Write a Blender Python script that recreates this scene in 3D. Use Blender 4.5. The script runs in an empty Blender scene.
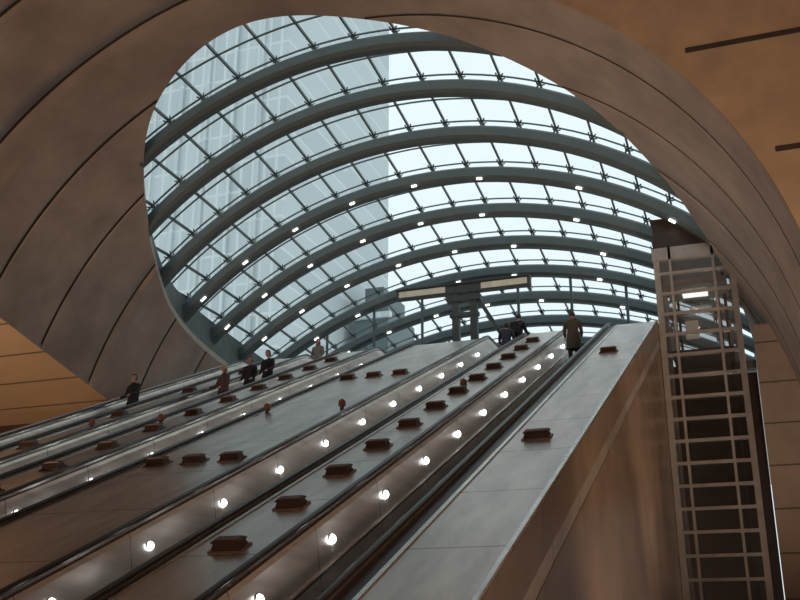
import bpy, math, random
from mathutils import Vector, Matrix
random.seed(4)
scene = bpy.context.scene
scene.view_settings.view_transform = 'Standard'
scene.view_settings.look = 'None'
scene.view_settings.exposure = 0.0

# ------------------------------------------------------------------ materials
def new_mat(name):
    m = bpy.data.materials.new(name); m.use_nodes = True
    nt = m.node_tree
    for n in list(nt.nodes): nt.nodes.remove(n)
    out = nt.nodes.new('ShaderNodeOutputMaterial')
    return m, nt, out

def pmat(name, col, rough=0.6, metal=0.0, var=0.15, scale=3.0, bump=0.0, stretch=(1,1,1), spec=0.5, emis=None, estr=0.0, fine=0.0):
    m, nt, out = new_mat(name)
    b = nt.nodes.new('ShaderNodeBsdfPrincipled')
    nt.links.new(b.outputs[0], out.inputs[0])
    tc = nt.nodes.new('ShaderNodeTexCoord')
    mp = nt.nodes.new('ShaderNodeMapping'); mp.inputs['Scale'].default_value = stretch
    nt.links.new(tc.outputs['Object'], mp.inputs[0])
    nz = nt.nodes.new('ShaderNodeTexNoise'); nz.inputs['Scale'].default_value = scale
    nz.inputs['Detail'].default_value = 6; nz.inputs['Roughness'].default_value = 0.6
    nt.links.new(mp.outputs[0], nz.inputs['Vector'])
    r = nt.nodes.new('ShaderNodeValToRGB')
    lo = [max(0, c*(1-var)) for c in col]; hi = [min(1, c*(1+var)) for c in col]
    r.color_ramp.elements[0].position = 0.3; r.color_ramp.elements[0].color = (*lo, 1)
    r.color_ramp.elements[1].position = 0.7; r.color_ramp.elements[1].color = (*hi, 1)
    nt.links.new(nz.outputs['Fac'], r.inputs[0])
    nt.links.new(r.outputs[0], b.inputs['Base Color'])
    b.inputs['Roughness'].default_value = rough
    b.inputs['Metallic'].default_value = metal
    b.inputs['Specular IOR Level'].default_value = spec
    if emis:
        b.inputs['Emission Color'].default_value = (*emis, 1)
        b.inputs['Emission Strength'].default_value = estr
    if bump > 0:
        bp = nt.nodes.new('ShaderNodeBump'); bp.inputs['Strength'].default_value = bump
        bp.inputs['Distance'].default_value = 0.03
        n2 = nt.nodes.new('ShaderNodeTexNoise'); n2.inputs['Scale'].default_value = scale*6
        nt.links.new(mp.outputs[0], n2.inputs['Vector'])
        nt.links.new(n2.outputs['Fac'], bp.inputs['Height'])
        nt.links.new(bp.outputs[0], b.inputs['Normal'])
    return m

def joints(m, axis, spacing, width, dark=0.35, offset=0.0):
    nt = m.node_tree
    b = [n for n in nt.nodes if n.type == 'BSDF_PRINCIPLED'][0]
    src = b.inputs['Base Color'].links[0].from_socket
    tc = nt.nodes.new('ShaderNodeTexCoord'); sp = nt.nodes.new('ShaderNodeSeparateXYZ')
    nt.links.new(tc.outputs['Object'], sp.inputs[0])
    a = nt.nodes.new('ShaderNodeMath'); a.operation = 'ADD'; a.inputs[1].default_value = 1000*spacing + offset
    nt.links.new(sp.outputs[axis], a.inputs[0])
    d = nt.nodes.new('ShaderNodeMath'); d.operation = 'MODULO'; d.inputs[1].default_value = spacing
    nt.links.new(a.outputs[0], d.inputs[0])
    l = nt.nodes.new('ShaderNodeMath'); l.operation = 'LESS_THAN'; l.inputs[1].default_value = width
    nt.links.new(d.outputs[0], l.inputs[0])
    mx = nt.nodes.new('ShaderNodeMix'); mx.data_type = 'RGBA'; mx.blend_type = 'MULTIPLY'
    nt.links.new(l.outputs[0], mx.inputs[0])
    nt.links.new(src, mx.inputs[6]); mx.inputs[7].default_value = (dark, dark, dark, 1)
    nt.links.new(mx.outputs[2], b.inputs['Base Color'])
    return m

M = {}
M['vault'] = pmat('vault_concrete', (0.39,0.30,0.25), 0.75, var=0.22, scale=0.6, bump=0.3)
M['groove'] = pmat('shadow_gap', (0.045,0.034,0.029), 0.9)
M['endwall'] = pmat('warm_concrete', (0.42,0.30,0.21), 0.8, var=0.16, scale=0.8, bump=0.3)
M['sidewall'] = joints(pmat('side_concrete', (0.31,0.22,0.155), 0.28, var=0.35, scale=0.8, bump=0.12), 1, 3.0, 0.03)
M['blockwall'] = joints(joints(pmat('block_concrete', (0.42,0.32,0.25), 0.8, var=0.15, scale=0.8, bump=0.2), 2, 1.25, 0.05), 0, 2.6, 0.04)
M['ceil'] = pmat('ceiling_plaster', (0.45,0.34,0.25), 0.8, var=0.08, scale=0.5)
M['ceil_l'] = joints(pmat('ceiling_panels', (0.52,0.38,0.26), 0.7, var=0.08, scale=0.5), 1, 1.9, 0.1)
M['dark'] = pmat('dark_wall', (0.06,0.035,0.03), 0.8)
M['floor'] = joints(joints(pmat('floor_granite', (0.20,0.18,0.17), 0.35, var=0.15, scale=6), 0, 1.2, 0.015), 1, 1.2, 0.015)
M['deck'] = joints(pmat('deck_steel', (0.68,0.62,0.57), 0.28, metal=0.5, var=0.24, scale=1.3, bump=0.09, stretch=(2.2,0.5,0.5)), 1, 2.1, 0.03, 0.4)
M['steel'] = joints(pmat('balustrade_steel', (0.70,0.63,0.57), 0.3, metal=0.6, var=0.2, scale=2, bump=0.04, stretch=(1,0.3,3)), 1, 2.1, 0.02, 0.4, offset=1.0)
M['strip'] = pmat('skirting_strip', (0.06,0.042,0.037), 0.4, metal=0.3)
M['trim'] = pmat('steel_trim', (0.62,0.58,0.55), 0.25, metal=0.9)
M['rubber'] = pmat('handrail_rubber', (0.018,0.014,0.014), 0.35)
M['tread'] = joints(pmat('step_aluminium', (0.25,0.25,0.25), 0.45, metal=0.7), 0, 0.04, 0.015, 0.3)
M['lamp'] = pmat('lamp_lens', (0.9,0.95,1.0), 0.3, emis=(0.92,0.98,1.0), estr=9.0)
M['block'] = pmat('block_bronze', (0.07,0.038,0.03), 0.45, metal=0.2, var=0.25)
M['block2'] = pmat('block_slat', (0.15,0.085,0.06), 0.4, metal=0.2)
M['rib'] = pmat('rib_paint', (0.095,0.125,0.13), 0.5, var=0.08)
M['bar'] = pmat('glazing_bar', (0.10,0.13,0.135), 0.45, metal=0.3)
M['reveal'] = pmat('edge_beam_paint', (0.12,0.145,0.145), 0.6)
M['rimc'] = pmat('rim_concrete', (0.42,0.36,0.30), 0.7)
M['frame'] = pmat('lift_steel', (0.52,0.48,0.45), 0.35, metal=0.5)
M['black'] = pmat('black_paint', (0.02,0.018,0.018), 0.5)
M['darkmetal'] = pmat('lift_dark_metal', (0.07,0.05,0.045), 0.4, metal=0.3)
M['sign_w'] = pmat('sign_panel', (0.62,0.58,0.47), 0.5, emis=(0.8,0.75,0.6), estr=0.12)
M['sign_f'] = pmat('sign_frame', (0.09,0.10,0.10), 0.5, metal=0.3)
M['red'] = pmat('stop_button_red', (0.24,0.09,0.065), 0.4)
M['fill_lens'] = pmat('fill_spot_lens', (1,0.8,0.5), 0.3, emis=(1,0.7,0.4), estr=6.0)  # glowing lens of the added fill spots
M['liftglow'] = pmat('added_lift_glow', (1,1,1), 0.3, emis=(1,0.98,0.92), estr=1.6)  # emissive fill added inside the lift
M['ribl'] = pmat('rib_lamp', (1,1,1), 0.3, emis=(1,0.97,0.88), estr=2.5)

def glass(name, tint, gl=0.08, rough=0.05):
    m, nt, out = new_mat(name)
    t = nt.nodes.new('ShaderNodeBsdfTransparent')
    tc = nt.nodes.new('ShaderNodeTexCoord'); nz = nt.nodes.new('ShaderNodeTexNoise'); nz.inputs['Scale'].default_value = 0.7
    nt.links.new(tc.outputs['Object'], nz.inputs['Vector'])
    r = nt.nodes.new('ShaderNodeValToRGB')
    r.color_ramp.elements[0].color = (*[c*0.93 for c in tint], 1); r.color_ramp.elements[1].color = (*tint, 1)
    nt.links.new(nz.outputs['Fac'], r.inputs[0]); nt.links.new(r.outputs[0], t.inputs[0])
    g = nt.nodes.new('ShaderNodeBsdfGlossy'); g.inputs['Roughness'].default_value = rough
    mx = nt.nodes.new('ShaderNodeMixShader'); mx.inputs[0].default_value = gl
    nt.links.new(t.outputs[0], mx.inputs[1]); nt.links.new(g.outputs[0], mx.inputs[2])
    nt.links.new(mx.outputs[0], out.inputs[0])
    return m
M['glass'] = glass('canopy_glass', (0.95,0.99,0.99), 0.03)
M['liftglass'] = glass('lift_glass', (0.80,0.82,0.82), 0.22, 0.2)

def tower_mat():
    m, nt, out = new_mat('tower_curtain_wall')
    b = nt.nodes.new('ShaderNodeBsdfPrincipled'); nt.links.new(b.outputs[0], out.inputs[0])
    tc = nt.nodes.new('ShaderNodeTexCoord')
    mp = nt.nodes.new('ShaderNodeMapping'); mp.inputs['Rotation'].default_value = (math.radians(90),0,0)
    nt.links.new(tc.outputs['Object'], mp.inputs[0])
    br = nt.nodes.new('ShaderNodeTexBrick')
    br.offset = 0.0
    br.inputs['Color1'].default_value = (0.46,0.50,0.505,1); br.inputs['Color2'].default_value = (0.53,0.57,0.57,1)
    br.inputs['Mortar'].default_value = (0.61,0.64,0.64,1)
    br.inputs['Scale'].default_value = 1.0; br.inputs['Mortar Size'].default_value = 0.16
    br.inputs['Brick Width'].default_value = 1.5; br.inputs['Row Height'].default_value = 3.8
    nt.links.new(mp.outputs[0], br.inputs['Vector'])
    nt.links.new(br.outputs[0], b.inputs['Base Color'])
    b.inputs['Roughness'].default_value = 0.6
    return m
M['tower'] = tower_mat()

# ------------------------------------------------------------------ mesh helpers
def empty(name, loc=(0,0,0)):
    e = bpy.data.objects.new(name, None); e.location = loc
    e.empty_display_size = 0.3
    scene.collection.objects.link(e); return e

class MB:
    def __init__(s): s.v=[]; s.f=[]; s.m=[]; s.mats=[]
    def mi(s, mat):
        if mat not in s.mats: s.mats.append(mat)
        return s.mats.index(mat)
    def quad(s, pts, mat):
        n=len(s.v); s.v += [tuple(p) for p in pts]; s.f.append(tuple(range(n,n+len(pts)))); s.m.append(s.mi(mat))
    def hexa(s, b, t, mat):
        n=len(s.v); s.v += [tuple(p) for p in b]+[tuple(p) for p in t]
        fs=[(3,2,1,0),(4,5,6,7),(0,1,5,4),(1,2,6,5),(2,3,7,6),(3,0,4,7)]
        for f in fs: s.f.append(tuple(n+i for i in f)); s.m.append(s.mi(mat))
    def box(s,x0,x1,y0,y1,z0,z1,mat):
        s.hexa([(x0,y0,z0),(x1,y0,z0),(x1,y1,z0),(x0,y1,z0)],[(x0,y0,z1),(x1,y0,z1),(x1,y1,z1),(x0,y1,z1)],mat)
    def beam(s, p, q, w, h, mat, up=Vector((0,0,1))):
        p=Vector(p); q=Vector(q); d=(q-p).normalized()
        sd=d.cross(up)
        if sd.length<1e-4: sd=d.cross(Vector((0,1,0)))
        sd.normalize(); u=sd.cross(d).normalized()
        a=[p-sd*w/2-u*h/2,p+sd*w/2-u*h/2,p+sd*w/2+u*h/2,p-sd*w/2+u*h/2]
        c=[x+(q-p) for x in a]
        s.hexa(a,c,mat)
    def cyl(s,p,q,r,mat,n=10,r2=None):
        p=Vector(p); q=Vector(q); d=(q-p).normalized(); r2=r if r2 is None else r2
        sd=d.orthogonal().normalized(); u=d.cross(sd)
        k=len(s.v)
        for c,rr in ((p,r),(q,r2)):
            for i in range(n):
                a=2*math.pi*i/n; s.v.append(tuple(c+sd*math.cos(a)*rr+u*math.sin(a)*rr))
        for i in range(n):
            j=(i+1)%n; s.f.append((k+i,k+j,k+n+j,k+n+i)); s.m.append(s.mi(mat))
        s.f.append(tuple(k+i for i in reversed(range(n)))); s.m.append(s.mi(mat))
        s.f.append(tuple(k+n+i for i in range(n))); s.m.append(s.mi(mat))
    def dome(s,c,ax,r,mat,depth=None,n=14):
        c=Vector(c); ax=Vector(ax).normalized(); depth=r if depth is None else depth
        sd=ax.orthogonal().normalized(); u=ax.cross(sd)
        rings=[]
        for k in range(6):
            t=math.pi/2*k/5.0; rr=max(0.001,r*math.cos(t)); h=depth*math.sin(t)
            b=len(s.v)
            for i in range(n):
                a=2*math.pi*i/n; s.v.append(tuple(c+ax*h+sd*math.cos(a)*rr+u*math.sin(a)*rr))
            rings.append(b)
        for b,b2 in zip(rings[:-1],rings[1:]):
            for i in range(n):
                j=(i+1)%n; s.f.append((b+i,b+j,b2+j,b2+i)); s.m.append(s.mi(mat))
    def sweep(s, prof, path, mat, closed=True, caps=True):
        n=len(prof); k=len(s.v)
        for (y,z) in path:
            for (x,dz) in prof: s.v.append((x,y,z+dz))
        for a in range(len(path)-1):
            for i in range(n if closed else n-1):
                j=(i+1)%n
                s.f.append((k+a*n+i,k+a*n+j,k+(a+1)*n+j,k+(a+1)*n+i)); s.m.append(s.mi(mat))
        if closed and caps:
            s.f.append(tuple(k+i for i in reversed(range(n)))); s.m.append(s.mi(mat))
            e=k+(len(path)-1)*n
            s.f.append(tuple(e+i for i in range(n))); s.m.append(s.mi(mat))
    def obj(s,name,parent=None,smooth=False,bevel=0):
        me=bpy.data.meshes.new(name); me.from_pydata(s.v,[],s.f)
        for m in s.mats: me.materials.append(m)
        for p,i in zip(me.polygons,s.m): p.material_index=i; p.use_smooth=smooth
        me.update()
        o=bpy.data.objects.new(name,me); scene.collection.objects.link(o)
        if parent: o.parent=parent
        if bevel:
            b=o.modifiers.new('bevel','BEVEL'); b.width=bevel; b.segments=2; b.limit_method='ANGLE'
        return o

# ------------------------------------------------------------------ constants of the place
ZF=-1.6; ZL=8.85
YB0,YB1,YT1,YT2 = 4.2,6.75,31.13,33.2
def zdeck(y): return max(-0.6, min(9.8, 0.4265*y-3.478))
PATH=[(YB0,-0.6),(YB1-0.3,-0.6),(YB1,-0.57),(YB1+0.4,zdeck(YB1+0.4)),(YT1-0.4,zdeck(YT1-0.4)),(YT1,9.77),(YT1+0.3,9.8),(YT2,9.8)]
CH=[(-3.75,-5.4),(-6.55,-8.1),(-10.5,-12.05),(-13.2,-14.75),(-15.75,-17.3)]
DECKS=[(-2.51,-3.75),(-5.4,-6.55),(-8.1,-10.5),(-12.05,-13.2),(-14.75,-15.75),(-17.3,-17.85)]
X0=-9.9; R0=11.6; ZC=4.8

# ------------------------------------------------------------------ escalator decks
for i,(a,b) in enumerate(DECKS):
    mb=MB()
    mb.sweep([(a,0),(b,0),(b,-1.15),(a,-1.15)][::-1],PATH,M['deck'])
    for x in (a-0.03,b+0.03):
        mb.sweep([(x-0.03,0.0),(x+0.03,0.0),(x+0.03,0.02),(x-0.03,0.02)],PATH,M['trim'])
    mb.obj('sloping_steel_deck')

# ------------------------------------------------------------------ escalators
for ci,(xr,xl) in enumerate(CH):
    root=empty('escalator',((xr+xl)/2,YB0,ZF))
    def put(mb,name,**k):
        mb.v=[(v[0]-root.location.x,v[1]-root.location.y,v[2]-root.location.z) for v in mb.v]
        return mb.obj(name,parent=root,**k)
    mb=MB()
    sr=0.30 if ci==0 else 0.16
    mb.sweep([(xr,-0.02),(xr-sr,-0.02),(xr-sr,-0.12),(xr,-0.12)][::-1],PATH,M['strip'])
    mb.sweep([(xl+0.09,-0.02),(xl,-0.02),(xl,-0.12),(xl+0.09,-0.12)][::-1],PATH,M['strip'])
    put(mb,'handrail_deck')
    mb=MB()
    wr=xr-sr; wl=xl+0.09
    mb.sweep([(wr,-0.04),(wr-0.03,-0.10),(wr-0.07,-0.98),(wr+0.05,-1.1),(wr+0.05,-0.04)],PATH,M['steel'])
    mb.sweep([(wl,-0.04),(wl+0.03,-0.10),(wl+0.16,-0.98),(wl-0.05,-1.1),(wl-0.05,-0.04)],PATH,M['steel'])
    mb.sweep([(wl+0.08,-0.60),(wl+0.15,-0.60),(wl+0.15,-0.64),(wl+0.08,-0.64)],PATH,M['trim'])
    put(mb,'balustrade')
    mb=MB()
    for cx in (xr-sr+0.03, xl+0.05):
        prof=[(cx+0.05*math.cos(t),0.065+0.035*math.sin(t)) for t in [2*math.pi*k/10 for k in range(10)]]
        mb.sweep(prof,PATH,M['rubber'])
        mb.sweep([(cx-0.015,-0.03),(cx+0.015,-0.03),(cx+0.015,0.05),(cx-0.015,0.05)],PATH,M['trim'])
        for (yy,sg) in ((YB0,-1),(YT2,1)):
            z=-0.6 if sg<0 else 9.8
            pts=[(yy+sg*0.28*math.sin(t),z+0.075-0.28+0.28*math.cos(t)) for t in [math.pi*k/8 for k in range(9)]]
            for p,q in zip(pts[:-1],pts[1:]): mb.cyl((cx,p[0],p[1]),(cx,q[0],q[1]),0.045,M['rubber'],8)
    put(mb,'handrails',smooth=False)
    mb=MB()
    y=YB0-0.4; x1=wr-0.07; x2=wl+0.16
    run=0.47
    while y<YT2+0.3:
        z=zdeck(min(max(y+run/2,YB0),YT2))-0.98
        mb.box(x2,x1,y,y+run-0.006,z-0.25,z,M['tread'])
        mb.box(x2,x1,y,y+0.02,z,z+0.004,M['trim'])
        y+=run
    put(mb,'steps')
    mb=MB()
    y0=(11.7*0.9198+1.255)
    for k in range(-2,12):
        yy=y0+k*2.1*0.9198
        if yy<YB0+0.5 or yy>YT1: continue
        z=zdeck(yy)-0.34
        mb.cyl((wl+0.03,yy,z),(wl+0.072,yy,z),0.07,M['strip'],16)
        mb.dome((wl+0.075,yy,z),(1,0,0),0.062,M['lamp'],0.055)
        mb.dome((wr-0.048,yy,z),(-1,0,0),0.055,M['lamp'],0.045)
    put(mb,'stud_lights')

# ------------------------------------------------------------------ blocks on the decks
mb=MB()
def P(x,t,up=0.0):
    y=0.9198*t+1.255; return Vector((x,y,zdeck(y)+up))
def block(x,t,w=0.43,l=0.32):
    c=P(x,t); d=Vector((0,0.9198,0.3923)); n=Vector((0,-0.3923,0.9198)); e=Vector((1,0,0))
    def ring(hw,hl,h): return [c-e*hw-d*hl+n*h, c+e*hw-d*hl+n*h, c+e*hw+d*hl+n*h, c-e*hw+d*hl+n*h]
    mb.hexa(ring(w/2,l/2,0),ring(w/2,l/2,0.025),M['block2'])
    mb.hexa(ring(w/2-0.03,l/2-0.03,0.025),ring(w/2-0.05,l/2-0.07,0.10),M['block'])
    mb.hexa(ring(w/2-0.02,l/2-0.05,0.10),ring(w/2-0.035,l/2-0.07,0.125),M['block'])
    for k in (-1,0,1):
        o=d*(k*0.05)
        a=[q+o for q in ring(w/2-0.05,0.014,0.125)]; b_=[q+o for q in ring(w/2-0.055,0.012,0.14)]
        mb.hexa(a,b_,M['block2'])
for k in range(-1,12):
    t=10.3+1.76*k
    if 9<t<31.5: block(-5.98,t)
    t2=t+0.1
    if 6.3<t2<31.5: block(-12.62,t2)
    t3=t+0.9
    if 6.3<t3<31.5 and k%2==0: block(-15.25,t3)
for t in (15.4,24.9):
    for x in (-8.65,-9.4,-10.15): block(x,t)
for t in (15.5,25.5): block(-3.25,t,0.46)
mb.obj('deck_anti_slide_blocks')

for x,t in ((-8.35,19.9),(-10.3,20.2),(-12.95,20.0),(-15.0,20.2),(-6.0,21.4)):
    mb=MB(); c=P(x,t)
    mb.cyl(c,c+Vector((0,0,0.08)),0.045,M['sign_f'],10)
    mb.cyl(c+Vector((0,0,0.08)),c+Vector((0,0,0.20)),0.085,M['red'],14,0.07)
    mb.cyl(c+Vector((0,0,0.20)),c+Vector((0,0,0.23)),0.055,M['red'],14,0.03)
    mb.obj('emergency_stop_post')

# ------------------------------------------------------------------ side wall under right deck
mb=MB()
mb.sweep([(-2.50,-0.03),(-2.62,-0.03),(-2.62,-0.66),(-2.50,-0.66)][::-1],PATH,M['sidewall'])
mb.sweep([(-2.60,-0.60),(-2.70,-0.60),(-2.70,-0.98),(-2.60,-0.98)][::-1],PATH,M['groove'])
def wallstrip(x0,x1,dz,mat):
    n=len(mb.v)
    for (y,z) in PATH:
        zt=z+dz
        mb.v += [(x0,y,ZF),(x1,y,ZF),(x1,y,zt),(x0,y,zt)]
    for a in range(len(PATH)-1):
        for i in range(4):
            j=(i+1)%4
            mb.f.append((n+a*4+i,n+a*4+j,n+(a+1)*4+j,n+(a+1)*4+i)); mb.m.append(mb.mi(mat))
    mb.f.append((n+3,n+2,n+1,n)); mb.m.append(mb.mi(mat))
    e=n+4*(len(PATH)-1); mb.f.append((e,e+1,e+2,e+3)); mb.m.append(mb.mi(mat))
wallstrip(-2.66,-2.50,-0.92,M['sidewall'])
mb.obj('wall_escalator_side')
mb=MB(); wallstrip(-17.85,-17.7,-1.16,M['sidewall']); mb.obj('wall_escalator_side')

# ------------------------------------------------------------------ room shell
def simple(name,x0,x1,y0,y1,z0,z1,mat):
    m_=MB(); m_.box(x0,x1,y0,y1,z0,z1,mat); return m_.obj(name)
simple('floor',-32,9,-9,33.5,ZF-0.2,ZF,M['floor'])
simple('wall_back',-32,9,-9.3,-9,ZF,17.5,M['endwall'])
simple('wall_left',-32.3,-32,-9,30,ZF,17.5,M['endwall'])
simple('wall_right',9,9.3,-9,31.2,ZF,17.5,M['endwall'])
simple('ceiling',-32.3,9.3,-9.3,20.0,17.5,17.8,M['ceil'])
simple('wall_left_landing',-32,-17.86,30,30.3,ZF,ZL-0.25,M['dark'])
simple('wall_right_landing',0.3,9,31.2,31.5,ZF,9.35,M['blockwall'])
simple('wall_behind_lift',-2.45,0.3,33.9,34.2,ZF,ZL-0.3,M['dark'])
mb=MB()
mb.box(-32,-17.87,30,33.5,ZL-0.25,ZL,M['floor'])
mb.box(0.3,9,31.5,33.6,ZL-0.25,ZL,M['floor'])
mb.box(-32,9,33.5,60,ZL-0.25,ZL,M['floor'])
mb.obj('floor_upper_landing')

mb=MB()
N=40; a0=math.asin((-4.0-X0)/R0)
pts=[]
for i in range(N+1):
    a=a0+(math.pi/2-a0)*i/N
    pts.append((X0+R0*math.sin(a),ZC+R0*math.cos(a)))
for (p,q) in zip(pts[:-1],pts[1:]):
    mb.hexa([(p[0],19.9,p[1]),(q[0],19.9,q[1]),(q[0],20.2,q[1]+0.0),(p[0],20.2,p[1]+0.0)],[(p[0],19.9,17.5),(q[0],19.9,17.5),(q[0],20.2,17.5),(p[0],20.2,17.5)],M['endwall'])
mb.box(pts[-1][0],9,19.9,20.2,ZF,17.5,M['endwall'])
for (xa,xb,z) in ((-0.5,3.4,12.28),(1.05,5,9.6),(4.3,8,12.28),(-2.2,1.2,15.0)):
    mb.box(xa,xb,19.88,19.95,z,z+0.12,M['groove'])
mb.obj('wall_vault_mouth')
mb=MB(); mb.box(X0+R0,X0+R0+0.2,20.2,31.2,ZF,ZC+0.3,M['vault']); mb.obj('wall_right_recess')

# ------------------------------------------------------------------ concrete vault with oval opening
def interp(tab,u):
    if u<=tab[0][0]: return tab[0][1]
    if u>=tab[-1][0]: return tab[-1][1]
    n=len(tab)
    for i in range(n-1):
        if tab[i][0]<=u<=tab[i+1][0]:
            x0,y0=tab[i]; x1,y1=tab[i+1]
            def sl(k):
                if k<=0: return (tab[1][1]-tab[0][1])/(tab[1][0]-tab[0][0])
                if k>=n-1: return (tab[-1][1]-tab[-2][1])/(tab[-1][0]-tab[-2][0])
                return (tab[k+1][1]-tab[k-1][1])/(tab[k+1][0]-tab[k-1][0])
            h=x1-x0; t=(u-x0)/h; m0=sl(i)*h; m1=sl(i+1)*h
            return (2*t**3-3*t*t+1)*y0+(t**3-2*t*t+t)*m0+(-2*t**3+3*t*t)*y1+(t**3-t*t)*m1
YTIP=20.7; XT=-12.2
LT=[(0,XT),(0.63,-14.1),(1.18,-15.7),(1.84,-17.2),(2.79,-19.1),(3.2,-19.6),(3.8,-19.9),(4.6,-20.1),(5.5,-20.2)]
RT=[(0,XT),(0.5,-10.8),(0.84,-9.7),(1.1,-8.6),(1.55,-6.2),(2.1,-3.35),(2.6,-1.75),(3.03,-0.75),(3.3,-0.25),(3.8,0.25),(4.6,0.5),(5.5,0.55)]
def edgeL(y): return interp(LT,math.sqrt(max(0,y-YTIP)))
def edgeR(y): return interp(RT,math.sqrt(max(0,y-YTIP)))
def crest(y): return 16.4-0.13*max(0,y-25)
def RR(y): return 11.45+0.40*max(0,y-25)
def zshell(x,y):
    r=RR(y); d=min(abs(x-X0),r-0.01); return crest(y)-r+math.sqrt(r*r-d*d)
def zcyl(x): 
    d=min(abs(x-X0),R0); return ZC+math.sqrt(max(0,R0*R0-d*d))
YEND=47.0
grooves=[19+2.75*k for k in range(-5,9)]
def rows(y0,y1,us):
    out=[(y,0.0) for y in us if all(abs(y-g)>0.08 for g in grooves)]
    for g in grooves:
        if y0<g<y1:
            out += [(g-0.045,0.0),(g-0.04,0.14),(g+0.04,0.14),(g+0.045,0.0)]
    out.sort(key=lambda p:p[0]); return out
def zspr(y): return max(7.9,min(12.0,9.3-0.18*(y-22.0)))
def dxspr(y):
    c=(zspr(y)-ZC)/R0; return R0*math.sqrt(1-c*c)
def grid(rws,fl,fr,mb,ncol=36):
    base=len(mb.v)
    for (y,dr) in rws:
        al=math.asin(max(-1,min(1,(fl(y)-X0)/R0))); ar=math.asin(max(-1,min(1,(fr(y)-X0)/R0)))
        for c in range(ncol+1):
            a=al+(ar-al)*c/ncol; r=R0+dr
            mb.v.append((X0+r*math.sin(a),y,ZC+r*math.cos(a)))
    for i in range(len(rws)-1):
        gm = M['groove'] if (rws[i][1]>0 or rws[i+1][1]>0) else M['vault']
        for c in range(ncol):
            k=base+i*(ncol+1)+c
            mb.f.append((k,k+1,k+ncol+2,k+ncol+1)); mb.m.append(mb.mi(gm))
mb=MB()
front=[3+0.5*k for k in range(35)]+[20.0]
grid(rows(3,20.0,front),lambda y:X0-dxspr(y),lambda y:-4.0,mb,48)
us=[20.0,20.3]+[YTIP+(5.13*k/80)**2 for k in range(81)]
us=[y for y in us if y<YEND]+[YEND]
rw=rows(20.0,YEND,us)
grid(rw,lambda y:X0-dxspr(y),edgeL,mb,36)
grid(rw,edgeR,lambda y:X0+R0-0.001,mb,36)
vault=mb.obj('ceiling_concrete_vault',smooth=True)
mb=MB(); mb.box(-4.0,-3.8,3,19.9,zcyl(-4.0)-0.0,17.5,M['endwall']); mb.obj('wall_bulkhead')
mb=MB()
yy=[3+1.0*k for k in range(28)]
for a,b in zip(yy[:-1],yy[1:]):
    xa=X0-dxspr(a); xb=X0-dxspr(b)
    mb.hexa([(-32,a,zspr(a)),(xa,a,zspr(a)),(xb,b,zspr(b)),(-32,b,zspr(b))],[(-32,a,zspr(a)+0.2),(xa,a,zspr(a)+0.2),(xb,b,zspr(b)+0.2),(-32,b,zspr(b)+0.2)],M['ceil_l'])
mb.obj('ceiling_left_aisle')
mb=MB()
ym=[YTIP+(5.13*k/120)**2 for k in range(121)]
for f,sg in ((edgeL,1),(edgeR,-1)):
    for a,b in zip(ym[:-1],ym[1:]):
        xa,xb=f(a),f(b); za,zb=zcyl(xa),zcyl(xb)
        mb.quad([(xa,a,za),(xb,b,zb),(xb,b,zb+0.22),(xa,a,za+0.22)],M['rimc'])
        ta=max(zshell(xa,a)+0.8,za+0.3); tb=max(zshell(xb,b)+0.8,zb+0.3)
        o=-0.12*sg
        mb.quad([(xa,a,za+0.22),(xb,b,zb+0.22),(xb+o,b,zb+0.22),(xa+o,a,za+0.22)],M['reveal'])
        mb.quad([(xa+o,a,za+0.22),(xb+o,b,zb+0.22),(xb+o,b,tb),(xa+o,a,ta)],M['reveal'])
mb.obj('trim_opening_rim')

# ------------------------------------------------------------------ glass canopy
can=empty('glass_canopy',(0,0,0))
ribY=[23.5+2.5*k for k in range(0,10)]
DX=10.8
mb=MB()
for y in ribY:
    w=0.23; n=60; base=len(mb.v)
    xa=max(X0-DX,edgeL(y)-0.06); xb=min(X0+DX,edgeR(y)+0.06)
    if y>34: xa,xb=X0-DX,X0+DX
    for i in range(n+1):
        x=(xa+xb)/2+(xb-xa)/2*math.sin((i/n-0.5)*math.pi)
        z=zshell(x,y); r=RR(y); nx=(x-X0)/r; nz=math.sqrt(max(0.01,1-nx*nx))
        for (dy,h) in ((-w*0.6,0.03),(w*0.6,0.03),(w,0.13),(w,0.42),(w*0.5,0.52),(-w*0.5,0.52),(-w,0.42),(-w,0.13)):
            mb.v.append((x+nx*h,y+dy,z+nz*h))
    for i in range(n):
        for j in range(8):
            k=base+i*8; jj=(j+1)%8
            mb.f.append((k+j,k+jj,k+8+jj,k+8+j)); mb.m.append(mb.mi(M['rib']))
mb.obj('ribs',parent=can)
GH=0.75
bars=MB(); panes=MB(); sp=MB()
xs=[X0+11.4*math.sin(math.radians(6.1*k)) for k in range(-12,13)]
xs=[x for x in xs if abs(x-X0)<10.75]
ysb=[20.0]+[21.0+1.25*k for k in range(0,22)]
def gp(x,y,h=GH):
    r=RR(y); nx=(x-X0)/r; nz=math.sqrt(max(0.01,1-nx*nx)); return Vector((x+nx*h,y,zshell(x,y)+nz*h))
for x in xs:
    for a,b in zip(ysb[:-1],ysb[1:]): bars.beam(gp(x,a),gp(x,b),0.06,0.09,M['bar'])
for y in ysb:
    xx=[xs[0]+(xs[-1]-xs[0])*i/48 for i in range(49)]
    for a,b in zip(xx[:-1],xx[1:]): bars.beam(gp(a,y),gp(b,y),0.04,0.05,M['bar'],up=Vector((0,1,0)))
for i,(x,x2) in enumerate(zip(xs[:-1],xs[1:])):
    for a,b in zip(ysb[:-1],ysb[1:]):
        panes.quad([gp(x,a,GH+0.05),gp(x2,a,GH+0.05),gp(x2,b,GH+0.05),gp(x,b,GH+0.05)],M['glass'])
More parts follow.
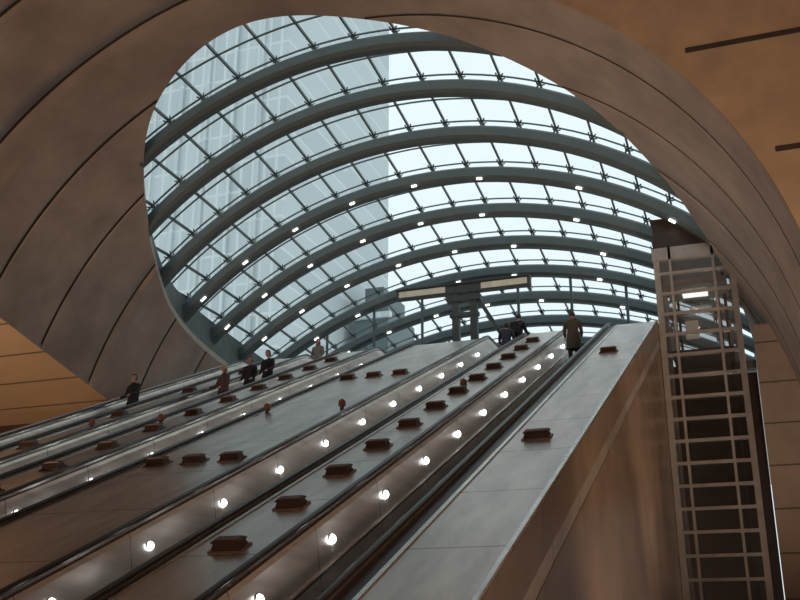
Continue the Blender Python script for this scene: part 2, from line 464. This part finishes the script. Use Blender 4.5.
for y in ribY:
    for x in xs:
        if not (edgeL(y)<x<edgeR(y)) : continue
        c=gp(x,y,GH); d=gp(x,y,0.45)
        sp.cyl(d,c,0.035,M['bar'],6)
        for sx in (-1,1):
            for sy in (-1,1):
                e=gp(x+0.11*sx,y+0.13*sy,GH+0.02)
                sp.beam(gp(x,y,0.62),e,0.035,0.035,M['bar'])
bars.obj('glazing_bars',parent=can)
panes.obj('glass_panes',parent=can)
sp.obj('spider_brackets',parent=can)
mb=MB()
for j,y in enumerate(ribY):
    if j<3 or j>7: continue
    for k in (-9,-7,-5,-3,-1,1,4,7):
        x=X0+11.4*math.sin(math.radians(6.1*k+ (3 if j%2 else 0)))
        if abs(x-X0)>10.0: continue
        mb.cyl(gp(x-0.09,y-0.19,0.0),gp(x+0.09,y-0.19,0.0),0.045,M['ribl'],8)
mb.obj('rib_lamps',parent=can)
mb=MB()
for x in (-19.4,-17.2,-15.0,-12.8,-10.6,-8.6,-6.4,-4.2,-2.8):
    mb.cyl((x,38.5,ZL),(x,38.5,zshell(x,38.5)+0.1),0.06,M['bar'],10)
for x in [-21+1.5*k for k in range(15)]:
    mb.beam((x,47.2,ZL),(x,47.2,zshell(x,47.2)+0.6),0.07,0.07,M['bar'])
for z in (10.4,11.9,13.2): mb.beam((-20.5,47.2,z),(0.5,47.2,z),0.06,0.06,M['bar'])
mb.obj('end_screen_masts',parent=can)

# ------------------------------------------------------------------ overhead sign at top landing
root=empty('overhead_direction_sign',(-9.75,34.2,ZL))
mb=MB()
zt=12.75-ZL
for px in (-0.28,0.42): mb.box(px-0.13,px+0.13,-0.12,0.12,0,zt+0.05,M['sign_f'])
mb.box(-0.6,0.7,-0.16,0.16,zt-0.5,zt-0.28,M['sign_f'])
mb.box(-0.5,0.6,-0.14,0.14,zt-1.1,zt-0.95,M['sign_f'])
mb.beam((0.5,0,zt-0.3),(1.6,0,zt-2.2),0.14,0.14,M['sign_f'],up=Vector((0,1,0)))
mb.beam((-2.6,0,zt),(2.6,0,zt),0.3,0.34,M['sign_f'])
mb.box(-2.6,2.6,-0.22,0.22,zt+0.17,zt+0.22,M['sign_f'])
mb.obj('frame',parent=root)
mb=MB()
mb.box(-2.5,-0.65,-0.175,-0.152,zt-0.11,zt+0.12,M['sign_w'])
mb.box(0.75,2.5,-0.175,-0.152,zt-0.11,zt+0.12,M['sign_w'])
mb.obj('panels',parent=root)

# ------------------------------------------------------------------ lift shaft
LX0,LX1,LY0,LY1=-2.48,0.0,31.25,33.6
root=empty('glass_lift_shaft',((LX0+LX1)/2,(LY0+LY1)/2,ZF))
mb=MB()
hx=(LX1-LX0)/2; hy=(LY1-LY0)/2; H=12.25-ZF
for sx in (-1,1):
    for sy in (-1,1): mb.box(sx*hx-(0.18 if sx>0 else 0),sx*hx+(0 if sx>0 else 0.18),sy*hy-(0.2 if sy>0 else 0),sy*hy+(0 if sy>0 else 0.2),0,H,M['frame'])
for px in (-0.72,0.60):
    mb.box(px-0.04,px+0.04,-hy-0.03,-hy+0.05,0,H,M['frame'])
    mb.box(px-0.04,px+0.04,hy-0.05,hy+0.05,0,H,M['darkmetal'])
z=0.0
while z<H-0.3:
    mb.box(-hx+0.1,hx-0.1,-hy-0.01,-hy+0.08,z,z+0.09,M['frame'])
    mb.box(-hx+0.1,hx-0.1,hy-0.08,hy-0.02,z,z+0.07,M['darkmetal'])
    for sx in (-1,1): mb.box(sx*(hx-0.05)-0.04,sx*(hx-0.05)+0.04,-hy+0.1,hy-0.1,z,z+0.07,M['frame'])
    z+=0.68
mb.box(-hx-0.03,hx+0.03,-hy-0.03,hy+0.03,H-0.42,H,M['frame'])
mb.obj('frame',parent=root)
mb=MB()
mb.box(-hx+0.05,hx-0.35,-hy+0.1,hy-0.1,H,H+0.95,M['darkmetal'])
mb.box(-hx,hx-0.25,-hy+0.05,hy-0.05,H+0.95,H+1.05,M['darkmetal'])
mb.obj('motor_housing',parent=root)
mb=MB()
for sy in (-1,1): mb.quad([(-hx+0.15,sy*(hy-0.1),0),(hx-0.15,sy*(hy-0.1),0),(hx-0.15,sy*(hy-0.1),H-0.3),(-hx+0.15,sy*(hy-0.1),H-0.3)],M['liftglass'])
for sx in (-1,1): mb.quad([(sx*(hx-0.1),-hy+0.15,0),(sx*(hx-0.1),hy-0.15,0),(sx*(hx-0.1),hy-0.15,H-0.3),(sx*(hx-0.1),-hy+0.15,H-0.3)],M['liftglass'])
mb.obj('glazing',parent=root)
mb=MB()
for px in (-hx+0.42,hx-0.42):
    mb.box(px-0.05,px+0.05,0.55,0.65,0,H-0.2,M['darkmetal'])
zc=8.7-ZF
mb.box(-hx+0.3,hx-0.3,-hy+0.3,hy-0.3,zc,zc+0.15,M['darkmetal'])
mb.box(-hx+0.3,hx-0.3,-hy+0.3,hy-0.3,zc+2.35,zc+2.5,M['frame'])
mb.box(-0.5,0.3,-0.2,0.5,zc+2.32,zc+2.35,M['liftglow'])  # glowing panel added under the car roof to brighten the upper lift
for sx in (-1,1): mb.box(sx*(hx-0.35)-0.04,sx*(hx-0.35)+0.04,-hy+0.3,hy-0.3,zc+0.15,zc+1.0,M['frame'])
mb.box(-0.45,-0.05,-hy+0.32,-hy+0.36,zc+0.5,zc+1.1,M['sign_w'])
mb.obj('car_and_guides',parent=root)

# ------------------------------------------------------------------ tower outside
mb=MB()
mb.box(-115,-47.0,92,126,0,130,M['tower'])
for k in range(0,19): mb.box(-115.3+3.6*k,-114.9+3.6*k,91.6,92.2,0,130,M['tower'])
mb.obj('office_tower')
mb=MB()
mb.box(-45.5,-41,110,120,0,40,M['rib']); mb.box(-44.5,-42,111,119,40,43,M['rib']); mb.box(-46,-40.6,109.5,110.2,38.5,39.2,M['tower']); mb.obj('distant_office_block')

# ------------------------------------------------------------------ people
def skin_mesh(verts,edges,radii,roots,sub=1):
    me=bpy.data.meshes.new('tmp'); me.from_pydata(verts,edges,[]); me.update()
    o=bpy.data.objects.new('tmp',me); scene.collection.objects.link(o)
    o.modifiers.new('skin','SKIN')
    sv=me.skin_vertices[0].data
    for i,r in enumerate(radii):
        sv[i].radius=(r,r) if not isinstance(r,tuple) else r
        sv[i].use_root = i in roots
    s=o.modifiers.new('sub','SUBSURF'); s.levels=sub; s.render_levels=sub
    dg=bpy.context.evaluated_depsgraph_get(); dg.update()
    ev=o.evaluated_get(dg); res=bpy.data.meshes.new_from_object(ev)
    bpy.data.objects.remove(o); return res
skinm=pmat('skin',(0.55,0.33,0.25),0.5,var=0.05)
eyem=pmat('eye',(0.03,0.02,0.02),0.2); lipm=pmat('lips',(0.35,0.12,0.10),0.4)
def person(name,loc,rot,height,coat,trous,hair,longhair=False,lean=0.0,armL=0.5,armR=0.2,longcoat=True,bag=False):
    root=empty(name,loc); root.rotation_euler=(0,0,rot); s=height/1.75; root.scale=(s,s,s)
    cm=pmat(name+'_coat',coat,0.8,var=0.15,scale=10); tm=pmat(name+'_trousers',trous,0.8,var=0.1,scale=10)
    hm=pmat(name+'_hair',hair,0.6,var=0.2,scale=20); sm=M['black']
    L=lean
    def ly(z): return L*max(0,z-0.95)
    V=[(0,0,.95),(0,ly(1.12),1.12),(0,ly(1.34),1.34),(0,ly(1.46),1.46),(0,ly(1.56)+.01,1.55)]
    Rr=[(.17,.13),(.15,.115),(.185,.125),(.085,.08),.055]
    E=[(0,1),(1,2),(2,3),(3,4)]
    wr=[]
    for sx,arm in ((-1,armL),(1,armR)):
        n=len(V)
        V+=[(sx*.185,ly(1.42),1.41),(sx*.24,ly(1.2)-.03+arm*.12,1.15),(sx*.23,ly(1.1)+.08+arm*.28,.98+arm*.08)]
        Rr+=[.075,.056,.036]; E+=[(2,n),(n,n+1),(n+1,n+2)]; wr.append((sx,V[-1]))
    for sx in (-1,1):
        n=len(V); st=.06*sx
        V+=[(sx*.09,0,.86),(sx*.10,.03+st,.48),(sx*.10,st,.10),(sx*.11,.15+st,.045)]
        Rr+=[.11,.068,.045,.04]; E+=[(0,n),(n,n+1),(n+1,n+2),(n+2,n+3)]
    me=skin_mesh(V,E,Rr,{0},1)
    me.materials.clear()
    for m_ in (cm,tm,sm,skinm): me.materials.append(m_)
    hem=.62 if longcoat else .86
    for p in me.polygons:
        z=p.center.z; p.use_smooth=True
        if z>1.50: p.material_index=3
        elif z<.1: p.material_index=2
        elif z<hem: p.material_index=1
        else: p.material_index=0
    b=bpy.data.objects.new('body',me); scene.collection.objects.link(b); b.parent=root
    if longcoat:
        c=MB(); n=20; ring=[]
        for (z,rx,ry) in ((1.10,.165,.125),(.95,.19,.145),(.78,.205,.165),(.60,.215,.18),(.60,.19,.155)):
            ring.append([(rx*math.cos(2*math.pi*i/n),ly(z)+ry*math.sin(2*math.pi*i/n)*(1+0.05*math.sin(5*i)),z) for i in range(n)])
        for a,b_ in zip(ring[:-1],ring[1:]):
            for i in range(n):
                j=(i+1)%n; c.quad([a[i],a[j],b_[j],b_[i]],cm)
        c.obj('coat_skirt',parent=root,smooth=True)
    hv=[];he=[];hr=[];roots=set()
    for sx,w in wr:
        w=Vector(w); n=len(hv); roots.add(n)
        hv+=[tuple(w),tuple(w+Vector((0,.05,-.015))),tuple(w+Vector((0,.09,-.03)))]; he+=[(n,n+1),(n+1,n+2)]; hr+=[(.022,.03),(.02,.038),(.014,.036)]
        for k,ln in enumerate((.065,.075,.07,.055)):
            o=Vector(((-.03+.02*k)*1.0,.085,-.03)); n=len(hv); roots.add(n)
            a=w+o; b1=a+Vector((0,ln*.5,-.012)); c1=b1+Vector((0,ln*.3,-.028))
            hv+=[tuple(a),tuple(b1),tuple(c1)]; he+=[(n,n+1),(n+1,n+2)]; hr+=[.009,.0085,.007]
        n=len(hv); roots.add(n)
        a=w+Vector((-sx*.025,.03,-.02)); b1=a+Vector((-sx*.025,.03,-.01)); c1=b1+Vector((-sx*.005,.03,-.012))
        hv+=[tuple(a),tuple(b1),tuple(c1)]; he+=[(n,n+1),(n+1,n+2)]; hr+=[.012,.010,.008]
    hm_=skin_mesh(hv,he,hr,roots,1); hm_.materials.clear(); hm_.materials.append(skinm)
    for p in hm_.polygons: p.use_smooth=True
    ho=bpy.data.objects.new('hands',hm_); scene.collection.objects.link(ho); ho.parent=root
    hc=Vector((0,ly(1.62)+.02,1.645))
    h=MB(); nu,nv=24,18
    def hp(u,v,sc=1.0,hairf=False):
        a=2*math.pi*u/nu; t=math.pi*v/nv
        x=math.sin(t)*math.cos(a); y=math.sin(t)*math.sin(a); z=math.cos(t)
        px=x*.074; py=y*.094; pz=z*.112
        if not hairf:
            if z<0: px*=1+z*.32; py*=1+z*.15 if y<0 else 1+z*.05
            if y>.9 and -.35<z<.1 and abs(x)<.18: py+=.022*(1-abs(x)/.18)*(1-(z+.35)/.45*.5)
            if y>.7 and .05<z<.22 and .2<abs(x)<.5: py-=.008
        return hc+Vector((px,py,pz))*sc
    def hq(u,v):
        a=hp(u,v,1.0,True)-hc; return hc+a*1.10
    for u in range(nu):
        for v in range(nv): h.quad([hp(u,v),hp(u,v+1),hp((u+1)%nu,v+1),hp((u+1)%nu,v)],skinm)
    for sx in (-1,1):
        h.cyl(hc+Vector((sx*.03,.078,.012)),hc+Vector((sx*.03,.09,.012)),.012,eyem,8)
        h.cyl(hc+Vector((sx*.066,-.005,-.0)),hc+Vector((sx*.086,-.012,.0)),.026,skinm,10,.02)
    h.beam(hc+Vector((-.022,.084,-.052)),hc+Vector((.022,.084,-.052)),.012,.012,lipm)
    h.obj('head',parent=root,smooth=True)
    g=MB()
    for u in range(nu):
        for v in range(nv):
            a=2*math.pi*(u+.5)/nu; t=math.pi*(v+.5)/nv
            y=math.sin(t)*math.sin(a); z=math.cos(t)
            keep = (z>.45) or (y<.25 and z>-.45) 
            if keep: g.quad([hq(u,v),hq(u,v+1),hq((u+1)%nu,v+1),hq((u+1)%nu,v)],hm)
    if longhair:
        n=12; prev=None
        for (z,rx,ry) in ((.02,.085,.10),(-.08,.09,.09),(-.18,.10,.08),(-.24,.08,.06)):
            ring=[hc+Vector((rx*math.cos(math.pi+math.pi*i/n),-.01+ry*math.sin(math.pi+math.pi*i/n),z)) for i in range(n+1)]
            if prev:
                for i in range(n): g.quad([prev[i],prev[i+1],ring[i+1],ring[i]],hm)
            prev=ring
    g.obj('hair',parent=root,smooth=True)
    if bag:
        q=MB(); q.box(-.15,.15,-.30+ly(1.25),-.12+ly(1.25),1.0,1.42,cm); q.obj('rucksack',parent=root,bevel=.05)
    return root
def esc_pos(x,t):
    y=0.9198*t+1.608
    k=math.floor((y-(YB0-0.4))/0.47); yc=(YB0-0.4)+k*0.47+0.235
    return (x,yc,zdeck(min(max(yc,YB0),YT2))-0.98+0.004)
BK=(0.02,0.02,0.025)
person('man_in_olive_coat',esc_pos(-4.75,29.0),0.15,1.84,(0.085,0.074,0.046),(0.04,0.04,0.05),(0.05,0.035,0.025),armR=0.9,lean=0.05)
person('man_in_dark_coat',esc_pos(-6.85,31.0),-0.3,1.78,BK,BK,(0.02,0.015,0.012),lean=0.15,armR=0.8,bag=True)
person('woman_in_dark_coat',esc_pos(-7.0,30.4),0.2,1.66,(0.03,0.03,0.05),BK,(0.04,0.02,0.015),True,lean=0.35,armL=0.9)
person('man_in_black_jacket',esc_pos(-16.65,24.1),2.9,1.76,BK,BK,(0.03,0.02,0.02),armL=0.9,armR=0.7)
person('woman_with_fair_hair',esc_pos(-14.0,24.7),2.7,1.70,(0.10,0.06,0.05),BK,(0.45,0.30,0.16),True,armL=0.6,armR=0.9)
person('commuter_in_black_coat',esc_pos(-13.95,26.3),3.0,1.74,BK,BK,(0.03,0.02,0.02),armL=0.4)
person('commuter_in_black_coat',esc_pos(-13.85,27.4),2.9,1.78,(0.025,0.02,0.02),BK,(0.02,0.015,0.01),armL=0.7)
person('woman_in_grey_coat',esc_pos(-13.9,31.3),3.1,1.62,(0.20,0.19,0.17),(0.05,0.05,0.06),(0.30,0.17,0.10),True)

# ------------------------------------------------------------------ added fill spots (unseen, put in to warm the concrete)
def fill_spot(x,y,z,target,power,col,size=75):  # spot and its housing are both added as warm fill
    root=empty('added_fill_spot',(x,y,z))
    d=(Vector(target)-Vector((x,y,z+0.5))).normalized()
    m_=MB(); m_.cyl((0,0,0),(0,0,0.3),0.16,M['sign_f'],16,0.1)
    c=Vector((0,0,0.45)); m_.cyl(c-d*0.18,c+d*0.1,0.12,M['sign_f'],16,0.2)
    m_.cyl(c+d*0.09,c+d*0.105,0.17,M['fill_lens'],16)
    m_.obj('housing',parent=root)
    l=bpy.data.lights.new('lamp','SPOT'); l.energy=power; l.color=col; l.spot_size=math.radians(size); l.spot_blend=0.8; l.shadow_soft_size=0.15
    o=bpy.data.objects.new('lamp',l); scene.collection.objects.link(o); o.parent=root
    o.location=c+d*0.35; o.rotation_euler=d.to_track_quat('-Z','Y').to_euler()
W=(1.0,0.74,0.56)
fill_spot(4.6,5.0,ZF,(3.0,20,11.5),4200,(1.0,0.68,0.43),62)
fill_spot(0.5,1.0,ZF,(-10,22,17),2100,W,80)
fill_spot(-20.5,4.0,ZF,(-16,18,15),3000,W,100)
fill_spot(-26,14,ZF,(-25.0,25,9),3200,(1.0,0.63,0.36),80)
fill_spot(6.5,24,ZF,(2.5,31,4),750,W,100)
fill_spot(0.6,21.5,ZF,(1.5,28,12),1000,W,110)
fill_spot(3.5,15.0,ZF,(-2.5,20,2.5),650,(1.0,0.68,0.42),110)  # added to brighten the escalator side wall

# ------------------------------------------------------------------ world (overcast sky)
w=bpy.data.worlds.new('overcast'); scene.world=w; w.use_nodes=True
nt=w.node_tree; bg=nt.nodes['Background']
tc=nt.nodes.new('ShaderNodeTexCoord'); nz=nt.nodes.new('ShaderNodeTexNoise'); nz.inputs['Scale'].default_value=2.0
nt.links.new(tc.outputs['Generated'],nz.inputs['Vector'])
r=nt.nodes.new('ShaderNodeValToRGB'); r.color_ramp.elements[0].position=.3; r.color_ramp.elements[1].position=.7
r.color_ramp.elements[0].color=(0.76,0.88,0.93,1); r.color_ramp.elements[1].color=(0.84,0.94,0.98,1)
nt.links.new(nz.outputs['Fac'],r.inputs[0]); nt.links.new(r.outputs[0],bg.inputs[0]); bg.inputs[1].default_value=1.12

# ------------------------------------------------------------------ camera
cam=bpy.data.cameras.new('camera'); cam.lens=45.0; cam.sensor_width=36.0; cam.clip_end=500
co=bpy.data.objects.new('camera',cam); scene.collection.objects.link(co)
co.location=(0,0,0); co.rotation_euler=(math.radians(90+19.15),0,math.radians(19.73))
scene.camera=co
